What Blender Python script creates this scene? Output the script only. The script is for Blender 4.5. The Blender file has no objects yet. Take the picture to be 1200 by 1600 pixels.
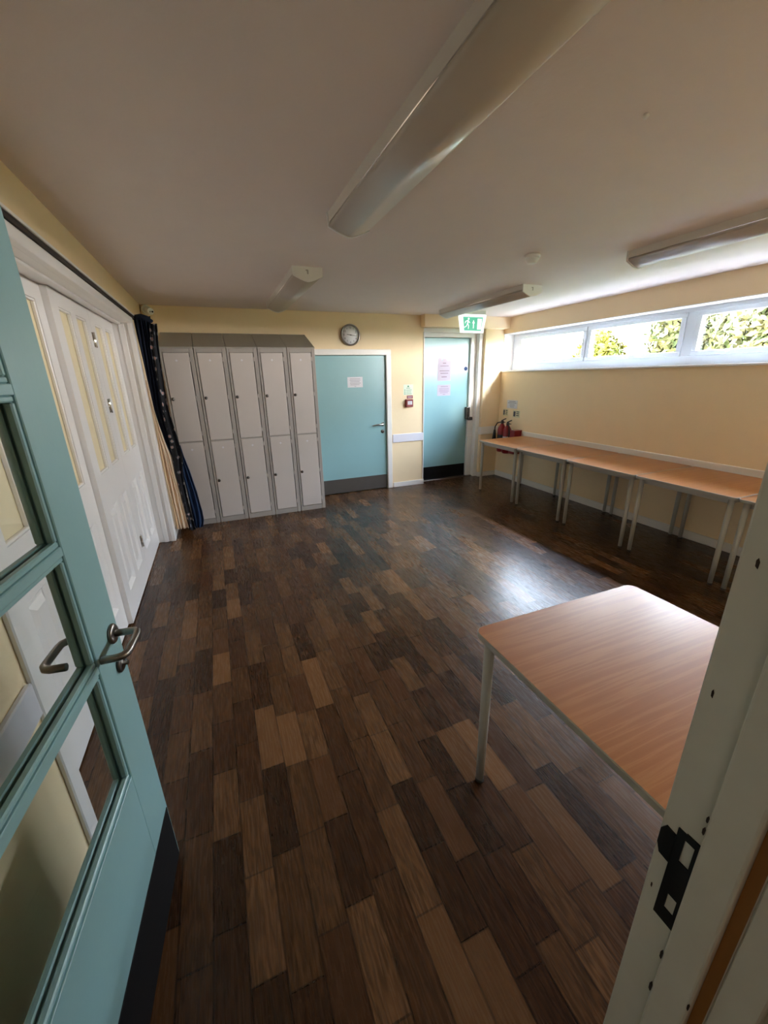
import bpy, bmesh, math, random
from math import sin, cos, pi, radians as R
from mathutils import Vector, Matrix
random.seed(7)
S = bpy.context.scene
COL = S.collection

# ------------------------------------------------------------------ materials
def lin(h):
    h = h.lstrip('#')
    o = []
    for i in (0, 2, 4):
        c = int(h[i:i+2], 16) / 255
        o.append(c/12.92 if c <= .04045 else ((c+.055)/1.055)**2.4)
    return (*o, 1)

def mat(name, col, rough=.5, metal=0, spec=.5, var=.06, vscale=6, bump=.05, bscale=120, coat=0, coat_rough=.1):
    m = bpy.data.materials.new(name); m.use_nodes = True
    nt = m.node_tree; N = nt.nodes; L = nt.links
    b = N['Principled BSDF']
    b.inputs['Roughness'].default_value = rough
    b.inputs['Metallic'].default_value = metal
    b.inputs['Specular IOR Level'].default_value = spec
    b.inputs['Coat Weight'].default_value = coat
    b.inputs['Coat Roughness'].default_value = coat_rough
    c = lin(col) if isinstance(col, str) else col
    tc = N.new('ShaderNodeTexCoord')
    if var:
        n = N.new('ShaderNodeTexNoise'); n.inputs['Scale'].default_value = vscale; n.inputs['Detail'].default_value = 3
        L.new(tc.outputs['Object'], n.inputs['Vector'])
        mx = N.new('ShaderNodeMix'); mx.data_type = 'RGBA'
        mx.inputs['A'].default_value = tuple(x*(1-var) for x in c[:3]) + (1,)
        mx.inputs['B'].default_value = tuple(min(1, x*(1+var)) for x in c[:3]) + (1,)
        L.new(n.outputs['Fac'], mx.inputs['Factor']); L.new(mx.outputs['Result'], b.inputs['Base Color'])
    else:
        b.inputs['Base Color'].default_value = c
    if bump:
        n2 = N.new('ShaderNodeTexNoise'); n2.inputs['Scale'].default_value = bscale
        L.new(tc.outputs['Object'], n2.inputs['Vector'])
        bp = N.new('ShaderNodeBump'); bp.inputs['Strength'].default_value = bump; bp.inputs['Distance'].default_value = .004
        L.new(n2.outputs['Fac'], bp.inputs['Height']); L.new(bp.outputs['Normal'], b.inputs['Normal'])
    return m

M = {}
M['wall'] = mat('cream wall paint', '#efd8b1', .6, var=.03, bump=.12, bscale=60)
M['ceiling'] = mat('white ceiling paint', '#e6dad4', .75, var=.03, bump=.15, bscale=50)
M['white'] = mat('white gloss paint', '#e8e4de', .3, var=.02, bump=.04, bscale=30)
M['jamb'] = mat('scuffed white gloss paint', '#cfccc0', .4, var=.05, vscale=20, bump=.12, bscale=40)
M['seal'] = mat('brown seal strip', '#8a5a24', .6, var=.15, vscale=30)
M['dado'] = mat('pale lilac white rail paint', '#dcdae2', .35, var=.02)
M['blue'] = mat('pale teal door paint', '#8ab2b6', .32, var=.03, bump=.06, bscale=50)
M['blueg'] = mat('semi gloss pale teal door paint', '#8ab2b6', .3, var=.03, bump=.05, bscale=50, coat=.25, coat_rough=.28)
M['kick'] = mat('dark grey kick plate', '#55504c', .4, metal=.3, var=.1, vscale=12)
M['kickdark'] = mat('near black kick plate', '#08080a', .6, var=.1, spec=.25)
M['steel'] = mat('brushed steel', '#8a8580', .28, metal=1, var=.08, bump=.03, bscale=300)
M['steeld'] = mat('dull dark steel', '#5c5854', .35, metal=1, var=.08)
M['chrome'] = mat('chrome', '#d8d6d2', .12, metal=1, var=.02, bump=0)
M['black'] = mat('black plastic', '#0c0c0d', .4, var=.1)
M['plate'] = mat('black strike plate', '#0a0a0a', .5, metal=.2, var=.2, vscale=60)
M['chip'] = mat('bare dark wood chips', '#2a1a12', .8, var=.3)
M['lockbody'] = mat('grey locker frame paint', '#a19a93', .45, var=.03, bump=.06, bscale=90)
M['locktop'] = mat('grey locker top paint', '#9a958b', .5, var=.03, bump=.06, bscale=90)
M['lockdoor'] = mat('pale grey locker door paint', '#c4bbb5', .42, var=.03, bump=.06, bscale=90)
M['leg'] = mat('grey powder coated steel', '#aeaba4', .4, var=.04, bump=.04)
M['edge'] = mat('grey table edging', '#a3a199', .45, var=.03)
M['foot'] = mat('dark rubber foot', '#3a3836', .6)
M['tray'] = mat('light fitting white metal', '#d6d0c8', .4, var=.02)
M['diff'] = mat('opal light diffuser', '#c2b8ae', .28, var=.02, bump=.03, bscale=200)
M['plastic'] = mat('white plastic', '#e6e4e0', .35, var=.02)
M['upvc'] = mat('white window frame', '#cfd3d8', .25, var=.02, bump=.02)
M['pane'] = mat('obscured cream pane', '#e8dab6', .35, var=.06, vscale=14, bump=.1, bscale=80)
M['leafp'] = mat('white panelled door paint', '#e9e6e4', .3, var=.02, bump=.03, bscale=40)
M['darkgap'] = mat('dark rail channel', '#2a211a', .7)
M['navy'] = mat('dark navy curtain cloth', '#20273a', .85, var=.2, vscale=30, bump=.3, bscale=300, spec=.2)
M['cream'] = mat('peach curtain lining', '#f2dcc2', .85, var=.06, vscale=20, bump=.2, bscale=300, spec=.2)
M['bluecl'] = mat('mid blue curtain cloth', '#2c3f60', .85, var=.12, vscale=20, bump=.2, bscale=300, spec=.2)
M['red'] = mat('red enamel', '#86151a', .3, var=.05)
M['reddk'] = mat('dark red plastic', '#7d1a20', .45, var=.08)
M['paper'] = mat('white paper', '#d9d7dc', .7, var=.02)
M['dimlilacpaper'] = mat('lilac paper darkened against glare', '#b9b0bd', .8, var=.02, spec=.2)  # colour darkened to offset the strong window light on the exit door notices
M['ink'] = mat('grey printed ink', '#8d8b90', .8, var=.1)
M['inkdk'] = mat('dark printed ink', '#4a484c', .8, var=.1)
M['inkpink'] = mat('faded pink ink', '#c9a9b4', .8, var=.1)
M['inkpurple'] = mat('dull mauve ink', '#84707f', .8, var=.1)
M['greenink'] = mat('green printed ink', '#4d8a62', .7, var=.1)
M['gsign'] = mat('sign pale plastic', '#dfe6d2', .5, var=.03)
M['clockface'] = mat('clock face', '#efeff3', .5, var=.01, bump=0)
M['idcream'] = mat('cream sign plastic', '#d9cfa8', .5, var=.03)
M['soil'] = mat('garden soil and grass', '#4c5a30', .9, var=.3, vscale=3)
M['bark'] = mat('brown bark', '#4a3a2c', .9, var=.3, vscale=20)
M['brick'] = mat('outer masonry', '#9a6a55', .9, var=.2, vscale=10)

def emis(name, col, st):
    m = bpy.data.materials.new(name); m.use_nodes = True
    b = m.node_tree.nodes['Principled BSDF']
    b.inputs['Base Color'].default_value = lin(col); b.inputs['Roughness'].default_value = .4
    b.inputs['Emission Color'].default_value = lin(col); b.inputs['Emission Strength'].default_value = st
    tc = m.node_tree.nodes.new('ShaderNodeTexCoord'); n = m.node_tree.nodes.new('ShaderNodeTexNoise')
    n.inputs['Scale'].default_value = 300
    bp = m.node_tree.nodes.new('ShaderNodeBump'); bp.inputs['Strength'].default_value = .02
    L = m.node_tree.links
    L.new(tc.outputs['Object'], n.inputs['Vector']); L.new(n.outputs['Fac'], bp.inputs['Height']); L.new(bp.outputs['Normal'], b.inputs['Normal'])
    return m
M['signwhite'] = emis('lit sign casing', '#f4fbf8', .14)
M['signgreen'] = emis('lit sign green', '#4fae90', .12)

def glass(name, tint=(.97, .98, .98, 1), gloss=.07):
    m = bpy.data.materials.new(name); m.use_nodes = True
    nt = m.node_tree; nt.nodes.clear(); N = nt.nodes; L = nt.links
    o = N.new('ShaderNodeOutputMaterial'); mix = N.new('ShaderNodeMixShader')
    t = N.new('ShaderNodeBsdfTransparent'); t.inputs['Color'].default_value = tint
    g = N.new('ShaderNodeBsdfGlossy'); g.inputs['Roughness'].default_value = .02
    lf = N.new('ShaderNodeLayerWeight'); lf.inputs['Blend'].default_value = .5
    pw = N.new('ShaderNodeMath'); pw.operation = 'POWER'; pw.inputs[1].default_value = 5; L.new(lf.outputs['Facing'], pw.inputs[0])
    lw = N.new('ShaderNodeMath'); lw.operation = 'MULTIPLY_ADD'; lw.inputs[1].default_value = .5; lw.inputs[2].default_value = .04; L.new(pw.outputs[0], lw.inputs[0])
    n = N.new('ShaderNodeTexNoise'); n.inputs['Scale'].default_value = 3
    tc = N.new('ShaderNodeTexCoord'); L.new(tc.outputs['Object'], n.inputs['Vector'])
    bp = N.new('ShaderNodeBump'); bp.inputs['Strength'].default_value = .01; L.new(n.outputs['Fac'], bp.inputs['Height'])
    L.new(bp.outputs['Normal'], g.inputs['Normal'])
    L.new(lw.outputs[0], mix.inputs['Fac']); L.new(t.outputs[0], mix.inputs[1]); L.new(g.outputs[0], mix.inputs[2])
    L.new(mix.outputs[0], o.inputs['Surface'])
    return m
M['glass'] = glass('window glass')
M['dglass'] = glass('door glass', (.93, .95, .95, 1))

def math_node(N, op, a=None, b=None):
    n = N.new('ShaderNodeMath'); n.operation = op
    return n

def floor_mat():
    m = bpy.data.materials.new('dark wood plank vinyl'); m.use_nodes = True
    nt = m.node_tree; N = nt.nodes; L = nt.links; b = N['Principled BSDF']
    geo = N.new('ShaderNodeNewGeometry'); sep = N.new('ShaderNodeSeparateXYZ'); L.new(geo.outputs['Position'], sep.inputs[0])
    def mt(op, a, bb=None, c=None):
        n = N.new('ShaderNodeMath'); n.operation = op
        for i, v in enumerate((a, bb, c)):
            if v is None: continue
            if isinstance(v, (int, float)): n.inputs[i].default_value = v
            else: L.new(v, n.inputs[i])
        return n.outputs[0]
    W = .098
    u = mt('DIVIDE', mt('ADD', sep.outputs['X'], 20.03), W)
    row = mt('FLOOR', u); fu = mt('SUBTRACT', u, row)
    def wn(a, bb):
        c = N.new('ShaderNodeCombineXYZ')
        for i, v in enumerate((a, bb)):
            if isinstance(v, (int, float)): c.inputs[i].default_value = v
            else: L.new(v, c.inputs[i])
        w = N.new('ShaderNodeTexWhiteNoise'); w.noise_dimensions = '2D'; L.new(c.outputs[0], w.inputs['Vector'])
        return w.outputs['Value']
    r1 = wn(row, 3.3); r2 = wn(row, 9.7)
    ln = mt('MULTIPLY_ADD', r1, .16, .25)
    v = mt('ADD', mt('DIVIDE', mt('ADD', sep.outputs['Y'], 20), ln), mt('MULTIPLY', r2, 7.0))
    seg = mt('FLOOR', v); fv = mt('SUBTRACT', v, seg)
    rc = wn(row, seg); rc2 = wn(seg, mt('ADD', row, 57.0))
    # grain
    gv = N.new('ShaderNodeCombineXYZ')
    L.new(mt('MULTIPLY_ADD', rc, 37.0, mt('MULTIPLY', sep.outputs['X'], 24.0)), gv.inputs[0])
    L.new(mt('MULTIPLY_ADD', rc2, 19.0, mt('MULTIPLY', sep.outputs['Y'], 2.6)), gv.inputs[1])
    n1 = N.new('ShaderNodeTexNoise'); n1.inputs['Scale'].default_value = 1.0; n1.inputs['Detail'].default_value = 3
    L.new(gv.outputs[0], n1.inputs['Vector'])
    rings = mt('SINE', mt('MULTIPLY', n1.outputs['Fac'], 52.0))
    rings = mt('MULTIPLY_ADD', rings, .5, .5)
    gv2 = N.new('ShaderNodeCombineXYZ'); L.new(mt('MULTIPLY', sep.outputs['X'], 150.0), gv2.inputs[0]); L.new(mt('MULTIPLY', sep.outputs['Y'], 9.0), gv2.inputs[1])
    n2 = N.new('ShaderNodeTexNoise'); n2.inputs['Scale'].default_value = 1.0; n2.inputs['Detail'].default_value = 4; L.new(gv2.outputs[0], n2.inputs['Vector'])
    ramp = N.new('ShaderNodeValToRGB'); cr = ramp.color_ramp
    cr.elements[0].position = 0; cr.elements[0].color = lin(FLO[0])
    cr.elements[1].position = 1; cr.elements[1].color = lin(FLO[3])
    e = cr.elements.new(.35); e.color = lin(FLO[1]); e = cr.elements.new(.7); e.color = lin(FLO[2])
    L.new(rc, ramp.inputs[0])
    ringamt = mt('MULTIPLY', rings, mt('MULTIPLY', mt('GREATER_THAN', rc2, .3), .45))
    k = mt('SUBTRACT', 1.0, ringamt)
    k = mt('MULTIPLY', k, mt('MULTIPLY_ADD', n2.outputs['Fac'], .4, .8))
    # joints
    eu = mt('MINIMUM', fu, mt('SUBTRACT', 1.0, fu)); ev = mt('MULTIPLY', mt('MINIMUM', fv, mt('SUBTRACT', 1.0, fv)), mt('DIVIDE', ln, W))
    edge = mt('MINIMUM', eu, ev)
    jt = mt('MULTIPLY_ADD', mt('GREATER_THAN', edge, .03), .55, .45)
    k = mt('MULTIPLY', k, jt)
    mx = N.new('ShaderNodeVectorMath'); mx.operation = 'SCALE'; L.new(ramp.outputs['Color'], mx.inputs[0]); L.new(k, mx.inputs['Scale'])
    L.new(mx.outputs[0], b.inputs['Base Color'])
    L.new(mt('MULTIPLY_ADD', n2.outputs['Fac'], .16, .19), b.inputs['Roughness'])
    b.inputs['Specular IOR Level'].default_value = .38
    bp = N.new('ShaderNodeBump'); bp.inputs['Strength'].default_value = .12; bp.inputs['Distance'].default_value = .002
    L.new(n2.outputs['Fac'], bp.inputs['Height']); L.new(bp.outputs['Normal'], b.inputs['Normal'])
    return m
FLO = ['#341e0e', '#4a2d18', '#5a3c22', '#6f4c2e']
M['floor'] = floor_mat()

def beech():
    m = bpy.data.materials.new('beech laminate'); m.use_nodes = True
    nt = m.node_tree; N = nt.nodes; L = nt.links; b = N['Principled BSDF']
    tc = N.new('ShaderNodeTexCoord'); mp = N.new('ShaderNodeMapping'); mp.inputs['Scale'].default_value = (1.2, 30, 1); mp.inputs['Rotation'].default_value = (0, 0, .12)
    L.new(tc.outputs['Object'], mp.inputs[0])
    n = N.new('ShaderNodeTexNoise'); n.inputs['Scale'].default_value = 1.3; n.inputs['Detail'].default_value = 4; n.inputs['Distortion'].default_value = .25
    L.new(mp.outputs[0], n.inputs['Vector'])
    mm = N.new('ShaderNodeMath'); mm.operation = 'MULTIPLY'; mm.inputs[1].default_value = 16; L.new(n.outputs['Fac'], mm.inputs[0])
    s = N.new('ShaderNodeMath'); s.operation = 'SINE'; L.new(mm.outputs[0], s.inputs[0])
    r = N.new('ShaderNodeValToRGB'); r.color_ramp.elements[0].position = .0; r.color_ramp.elements[0].color = lin('#a0622f'); r.color_ramp.elements[1].color = lin('#ad733d')
    e = r.color_ramp.elements.new(.8); e.color = lin('#a56834')
    mr = N.new('ShaderNodeMapRange'); mr.inputs['From Min'].default_value = -1; L.new(s.outputs[0], mr.inputs['Value']); L.new(mr.outputs[0], r.inputs[0])
    L.new(r.outputs[0], b.inputs['Base Color'])
    b.inputs['Roughness'].default_value = .3
    b.inputs['Specular IOR Level'].default_value = .6
    n3 = N.new('ShaderNodeTexNoise'); n3.inputs['Scale'].default_value = 200; L.new(tc.outputs['Object'], n3.inputs['Vector'])
    bp = N.new('ShaderNodeBump'); bp.inputs['Strength'].default_value = .08; bp.inputs['Distance'].default_value = .002
    L.new(n3.outputs['Fac'], bp.inputs['Height']); L.new(bp.outputs['Normal'], b.inputs['Normal'])
    return m
M['beech'] = beech()

def floral():
    m = bpy.data.materials.new('navy floral curtain cloth'); m.use_nodes = True
    nt = m.node_tree; N = nt.nodes; L = nt.links; b = N['Principled BSDF']; b.inputs['Roughness'].default_value = .85
    tc = N.new('ShaderNodeTexCoord')
    v = N.new('ShaderNodeTexVoronoi'); v.inputs['Scale'].default_value = 17; L.new(tc.outputs['Object'], v.inputs['Vector'])
    n = N.new('ShaderNodeTexNoise'); n.inputs['Scale'].default_value = 40; L.new(tc.outputs['Object'], n.inputs['Vector'])
    ad = N.new('ShaderNodeMath'); ad.operation = 'MULTIPLY_ADD'; ad.inputs[1].default_value = .5; L.new(n.outputs['Fac'], ad.inputs[0]); L.new(v.outputs['Distance'], ad.inputs[2])
    r = N.new('ShaderNodeValToRGB'); e = r.color_ramp.elements
    e[0].position = .44; e[0].color = lin('#b8908c'); e[1].position = .68; e[1].color = lin('#12141c')
    x = e.new(.5); x.color = lin('#8d9096'); x = e.new(.6); x.color = lin('#20232e')
    L.new(ad.outputs[0], r.inputs[0]); L.new(r.outputs[0], b.inputs['Base Color'])
    return m
M['floral'] = floral()

def leafm(name, c1, c2):
    m = bpy.data.materials.new(name); m.use_nodes = True
    nt = m.node_tree; N = nt.nodes; L = nt.links; b = N['Principled BSDF']; b.inputs['Roughness'].default_value = .6
    b.inputs['Specular IOR Level'].default_value = .15
    tc = N.new('ShaderNodeTexCoord'); n = N.new('ShaderNodeTexNoise'); n.inputs['Scale'].default_value = 5; n.inputs['Detail'].default_value = 3
    L.new(tc.outputs['Object'], n.inputs['Vector'])
    r = N.new('ShaderNodeValToRGB'); r.color_ramp.elements[0].position = .35; r.color_ramp.elements[0].color = lin(c1); r.color_ramp.elements[1].position = .65; r.color_ramp.elements[1].color = lin(c2)
    L.new(n.outputs['Fac'], r.inputs[0]); L.new(r.outputs[0], b.inputs['Base Color'])
    return m
M['leafa'] = leafm('yellow green leaves', '#353b09', '#5b5312')
M['leafb'] = leafm('grey green leaves', '#2b3416', '#4e4829')

# ------------------------------------------------------------------ mesh builder
def rootof(o):
    while o.parent: o = o.parent
    return o

class MB:
    def __init__(s): s.bm = bmesh.new(); s.smooth = False
    def box(s, x0, x1, y0, y1, z0, z1, bev=0, seg=2, rot=None, cen=None):
        x0, x1 = min(x0, x1), max(x0, x1); y0, y1 = min(y0, y1), max(y0, y1); z0, z1 = min(z0, z1), max(z0, z1)
        r = bmesh.ops.create_cube(s.bm, size=1)
        vs = r['verts']
        for v in vs:
            v.co = Vector(((x0+x1)/2 + v.co.x*(x1-x0), (y0+y1)/2 + v.co.y*(y1-y0), (z0+z1)/2 + v.co.z*(z1-z0)))
        if bev:
            es = list({e for v in vs for e in v.link_edges})
            rr = bmesh.ops.bevel(s.bm, geom=es, offset=bev, segments=seg, affect='EDGES', profile=.5)
            vs = rr['verts'] if rr['verts'] else vs
        if rot is not None:
            bmesh.ops.transform(s.bm, matrix=Matrix.Translation(cen) @ rot @ Matrix.Translation(-Vector(cen)), verts=[v for v in set(vs) if v.is_valid])
        return s
    def prism(s, pts, axis, a, b):
        # polygon pts in the plane normal to axis, extruded from a to b
        def P(p, t):
            return {'x': (t, p[0], p[1]), 'y': (p[0], t, p[1]), 'z': (p[0], p[1], t)}[axis]
        A = [s.bm.verts.new(P(p, a)) for p in pts]; B = [s.bm.verts.new(P(p, b)) for p in pts]
        s.bm.faces.new(A); s.bm.faces.new(B[::-1])
        n = len(pts)
        for i in range(n): s.bm.faces.new((A[i], B[i], B[(i+1) % n], A[(i+1) % n]))
        return s
    def tube(s, path, rad, n=14, cap=True):
        path = [Vector(p) for p in path]
        rads = rad if isinstance(rad, (list, tuple)) else [rad]*len(path)
        rings = []; prev = None
        for i, p in enumerate(path):
            if i == 0: t = path[1]-p
            elif i == len(path)-1: t = p-path[i-1]
            else: t = (path[i+1]-p).normalized() + (p-path[i-1]).normalized()
            t.normalize()
            if prev is None:
                u = t.orthogonal().normalized()
            else:
                u = prev - t*prev.dot(t); u = u.normalized()
            prev = u; w = t.cross(u)
            rings.append([s.bm.verts.new(p + (u*cos(2*pi*k/n) + w*sin(2*pi*k/n))*rads[i]) for k in range(n)])
        for a, b in zip(rings, rings[1:]):
            for k in range(n):
                f = s.bm.faces.new((a[k], a[(k+1) % n], b[(k+1) % n], b[k])); f.smooth = True
        if cap:
            s.bm.faces.new(rings[0][::-1]); s.bm.faces.new(rings[-1])
        return s
    def lathe(s, prof, c, axis='z', n=24, cap=True):
        # prof: list of (radius, height)
        rings = []
        c = Vector(c)
        for r, h in prof:
            ring = []
            for k in range(n):
                a = 2*pi*k/n
                d = {'z': (r*cos(a), r*sin(a), h), 'y': (r*cos(a), h, r*sin(a)), 'x': (h, r*cos(a), r*sin(a))}[axis]
                ring.append(s.bm.verts.new(c + Vector(d)))
            rings.append(ring)
        for a, b in zip(rings, rings[1:]):
            for k in range(n):
                f = s.bm.faces.new((a[k], a[(k+1) % n], b[(k+1) % n], b[k])); f.smooth = True
        if cap: s.bm.faces.new(rings[0][::-1]); s.bm.faces.new(rings[-1])
        return s
    def sheet(s, fn, nu, nv):
        g = [[s.bm.verts.new(fn(i/nu, j/nv)) for i in range(nu+1)] for j in range(nv+1)]
        for j in range(nv):
            for i in range(nu):
                f = s.bm.faces.new((g[j][i], g[j][i+1], g[j+1][i+1], g[j+1][i])); f.smooth = True
        return s
    def build(s, name, m, parent=None, local=False):
        bmesh.ops.recalc_face_normals(s.bm, faces=s.bm.faces)
        me = bpy.data.meshes.new(name)
        if parent is not None and not local:
            bmesh.ops.translate(s.bm, verts=s.bm.verts, vec=-rootof(parent).location)
        s.bm.to_mesh(me); s.bm.free()
        me.materials.append(M[m])
        o = bpy.data.objects.new(name, me); COL.objects.link(o)
        if parent is not None: o.parent = parent
        return o

def tag(o, label, cat, group=None, kind=None):
    o['label'] = label; o['category'] = cat
    if group: o['group'] = group
    if kind: o['kind'] = kind
    return o
def thing(name, label, cat, loc=(0, 0, 0), group=None, kind=None, rz=0):
    o = bpy.data.objects.new(name, None); COL.objects.link(o); o.location = loc; o.rotation_euler = (0, 0, rz); o.empty_display_size = .1
    return tag(o, label, cat, group, kind)
def dup(root, loc, label):
    def cp(o, par):
        c = o.copy(); COL.objects.link(c)
        if par: c.parent = par
        for ch in [k for k in bpy.data.objects if k.parent == o]: cp(ch, c)
        return c
    r = cp(root, None); r.location = loc; r['label'] = label
    return r
def struct(mb, name, m, label, cat):
    return tag(mb.build(name, m), label, cat, kind='structure')

H = 2.392; XL = -.607; XR = 4.2; YF = 5.403

# ------------------------------------------------------------------ shell
struct(MB().box(-1.3, 4.46, -1.75, 5.85, -.12, 0), 'floor', 'floor', 'dark brown wood plank vinyl floor of the whole room', 'floor')
struct(MB().box(-1.3, 4.46, -1.75, 5.85, H, H+.15), 'ceiling', 'ceiling', 'plain off-white ceiling carrying the four strip lights', 'ceiling')
w = MB()
w.box(-1.05, 1.17, YF, 5.66, 0, H).box(1.17, 2.28, YF, 5.66, 1.93, H).box(2.28, 2.83, YF, 5.66, 0, H)
w.box(2.83, 3.87, 5.44, 5.66, 2.24, H).box(2.83, 3.87, 5.66, 5.75, 0, H).box(1.1, 2.35, 5.66, 5.75, 0, 2.0).box(3.87, 4.46, YF, 5.75, 0, H)
struct(w, 'wall_far', 'wall', 'cream far wall with the two pale teal doors and the clock', 'wall')
w = MB()
WY0, WY1, WZ0, WZ1 = .35, YF, 1.648, 2.178
w.box(XR, 4.46, -.2, YF, 0, WZ0).box(XR, 4.46, -.2, YF, WZ1, H).box(XR, 4.46, -.2, WY0, WZ0, WZ1)
struct(w, 'wall_right', 'wall', 'cream right wall below and above the long high window', 'wall')
w = MB()
w.box(-1.05, XL, 1.30, 4.54, 2.115, H).box(-1.05, XL, .07, 1.30, 0, H).box(-1.05, XL, 4.54, YF, 0, H).box(-1.15, -.95, 1.30, 4.54, 0, 2.115)
struct(w, 'wall_left', 'wall', 'cream left wall above and around the white folding partition', 'wall')
w = MB()
w.box(-1.3, -.495, .07, .205, 0, H).box(.53, 4.46, .07, .205, 0, H).box(-.495, .53, .07, .205, 2.07, H)
struct(w, 'wall_near', 'wall', 'cream near wall with the open doorway the photo is taken from', 'wall')
w = MB()
w.box(-1.3, 2.2, -1.75, -1.6, 0, H).box(-1.3, -1.15, -1.6, .07, 0, H).box(2.05, 2.2, -1.6, .07, 0, H)
struct(w, 'wall_corridor', 'wall', 'cream walls of the corridor behind the doorway', 'wall')
struct(MB().box(2.78, XR, 5.28, YF, 2.238, H), 'trim_1', 'wall', 'shallow boxed beam under the ceiling above the emergency door', 'beam')

# skirting
b = MB()
def skirt_y(x0, x1, y, h=.075):  b.box(x0, x1, y-.016, y, 0, h, .004, 1)
skirt_y(-.6, 1.16, YF); skirt_y(2.335, 2.846, YF); skirt_y(3.854, XR, YF); b.box(3.854, 3.87, YF, 5.46, 0, .075, .004, 1)
struct(b, 'baseboard_far', 'white', 'white skirting along the foot of the far wall', 'skirting board')
struct(MB().box(XR-.016, XR, .21, YF-.016, 0, .085, .004, 1), 'baseboard_right', 'white', 'white skirting along the foot of the right wall behind the tables', 'skirting board')
b = MB(); b.box(XL, XL+.016, 4.56, YF-.016, 0, .075, .004, 1).box(XL, XL+.016, .22, 1.22, 0, .1, .004, 1)
struct(b, 'baseboard_left', 'white', 'white skirting at the two ends of the left wall', 'skirting board')
# dado rails
b = MB(); b.box(2.332, 2.832, YF-.014, YF, .68, .80, .004, 1)
struct(b, 'trim_2', 'dado', 'pale dado board on the wall between the two teal doors', 'dado rail')
b = MB(); b.box(3.86, XR, YF-.014, YF, .69, .81, .004, 1).box(3.856, 3.87, YF, 5.46, .69, .81, .004, 1)
struct(b, 'trim_3', 'white', 'short white dado board in the corner beside the extinguishers', 'dado rail')
struct(MB().box(XR-.016, XR, .21, YF-.014, .69, .787, .004, 1), 'trim_4', 'white', 'white dado board along the right wall just above the table tops', 'dado rail')
struct(MB().box(XL, XL+.018, .21, 1.225, .70, .813, .004, 1), 'trim_5', 'dado', 'pale dado board on the left wall seen through the door glass', 'dado rail')

# ------------------------------------------------------------------ far doors
def frame(name, label, x0, x1, zt, y, wd, proud, lin_d):
    b = MB()
    b.box(x0-wd, x0, y-proud, y, 0, zt, .005, 1).box(x1, x1+wd, y-proud, y, 0, zt, .005, 1).box(x0-wd, x1+wd, y-proud, y, zt, zt+wd, .005, 1)
    b.box(x0-.03, x0, y, y+lin_d, 0, zt).box(x1, x1+.03, y, y+lin_d, 0, zt).box(x0-.03, x1+.03, y, y+lin_d, zt, zt+.03)
    return struct(b, name, 'white', label, 'door frame')
frame('trim_6', 'white frame around the teal door beside the lockers', 1.235, 2.248, 1.882, YF, .072, .016, .11)
d = thing('door_1', 'pale teal flush door beside the lockers with grey kick plate', 'door', (1.24, 5.425, 0), kind='structure')
MB().box(1.24, 2.244, 5.425, 5.47, .008, 1.878, .003, 1).build('door_leaf', 'blueg', d)
MB().box(1.245, 2.24, 5.4215, 5.425, .012, .215, .0012, 1).build('kick_plate', 'kick', d)
h = MB().lathe([(.024, -.002), (.026, -.006), (.026, -.011), (.01, -.012), (.01, -.05)], (2.19, 5.425, .957), 'y', 20)
h.tube([(2.19, 5.377, .957), (2.17, 5.372, .957), (2.1, 5.372, .958), (2.045, 5.373, .952), (2.01, 5.378, .945)], [.01, .011, .01, .009, .007], 12)
h.build('lever_handle', 'chrome', d)
MB().lathe([(.025, 0), (.026, -.005), (.022, -.009), (.006, -.009)], (2.185, 5.425, .853), 'y', 20).build('lock_rose', 'steeld', d)
d2 = thing('door_2', 'pale teal emergency exit door in the far right recess', 'door', (2.88, 5.57, 0), kind='structure')
MB().box(2.86, 3.70, 5.57, 5.615, .01, 2.125, .003, 1).build('door_leaf', 'blueg', d2)
MB().box(2.862, 3.695, 5.566, 5.57, .012, .213, .0012, 1).build('kick_plate', 'kickdark', d2)
h = MB().box(3.665, 3.73, 5.52, 5.57, .93, 1.12, .008, 2).box(3.69, 3.765, 5.49, 5.545, .915, .965, .008, 2)
h.build('exit_latch', 'steeld', d2)
h = MB().box(3.60, 3.69, 5.567, 5.57, 1.64, 1.745, .001, 1); h.build('door_sign', 'paper', d2)
MB().lathe([(.03, 0), (.03, -.002), (.02, -.0022)], (3.647, 5.567, 1.693), 'y', 20).build('sign_disc', 'bluecl', d2)
b = MB()
b.box(2.80, 2.862, 5.50, 5.66, 0, 2.13).box(3.705, 3.80, 5.53, 5.66, 0, 2.13, .004, 1).box(3.80, 3.872, 5.455, 5.66, 0, 2.24, .006, 2).box(2.80, 3.80, 5.53, 5.66, 2.13, 2.24, .004, 1)
b.box(2.83, 3.80, 5.44, 5.53, 2.185, 2.24, .006, 2)
struct(b, 'trim_7', 'white', 'white frame lining the recess of the emergency exit door', 'door frame')
struct(MB().box(2.822, 2.84, YF-.012, 5.56, 0, 2.185, .004, 1), 'trim_8', 'white', 'white corner edge left of the emergency exit door', 'trim')
struct(MB().box(2.84, 3.80, 5.5, 5.66, 0, .012, .003, 1), 'trim_9', 'steel', 'metal threshold strip under the emergency exit door', 'threshold')

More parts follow.
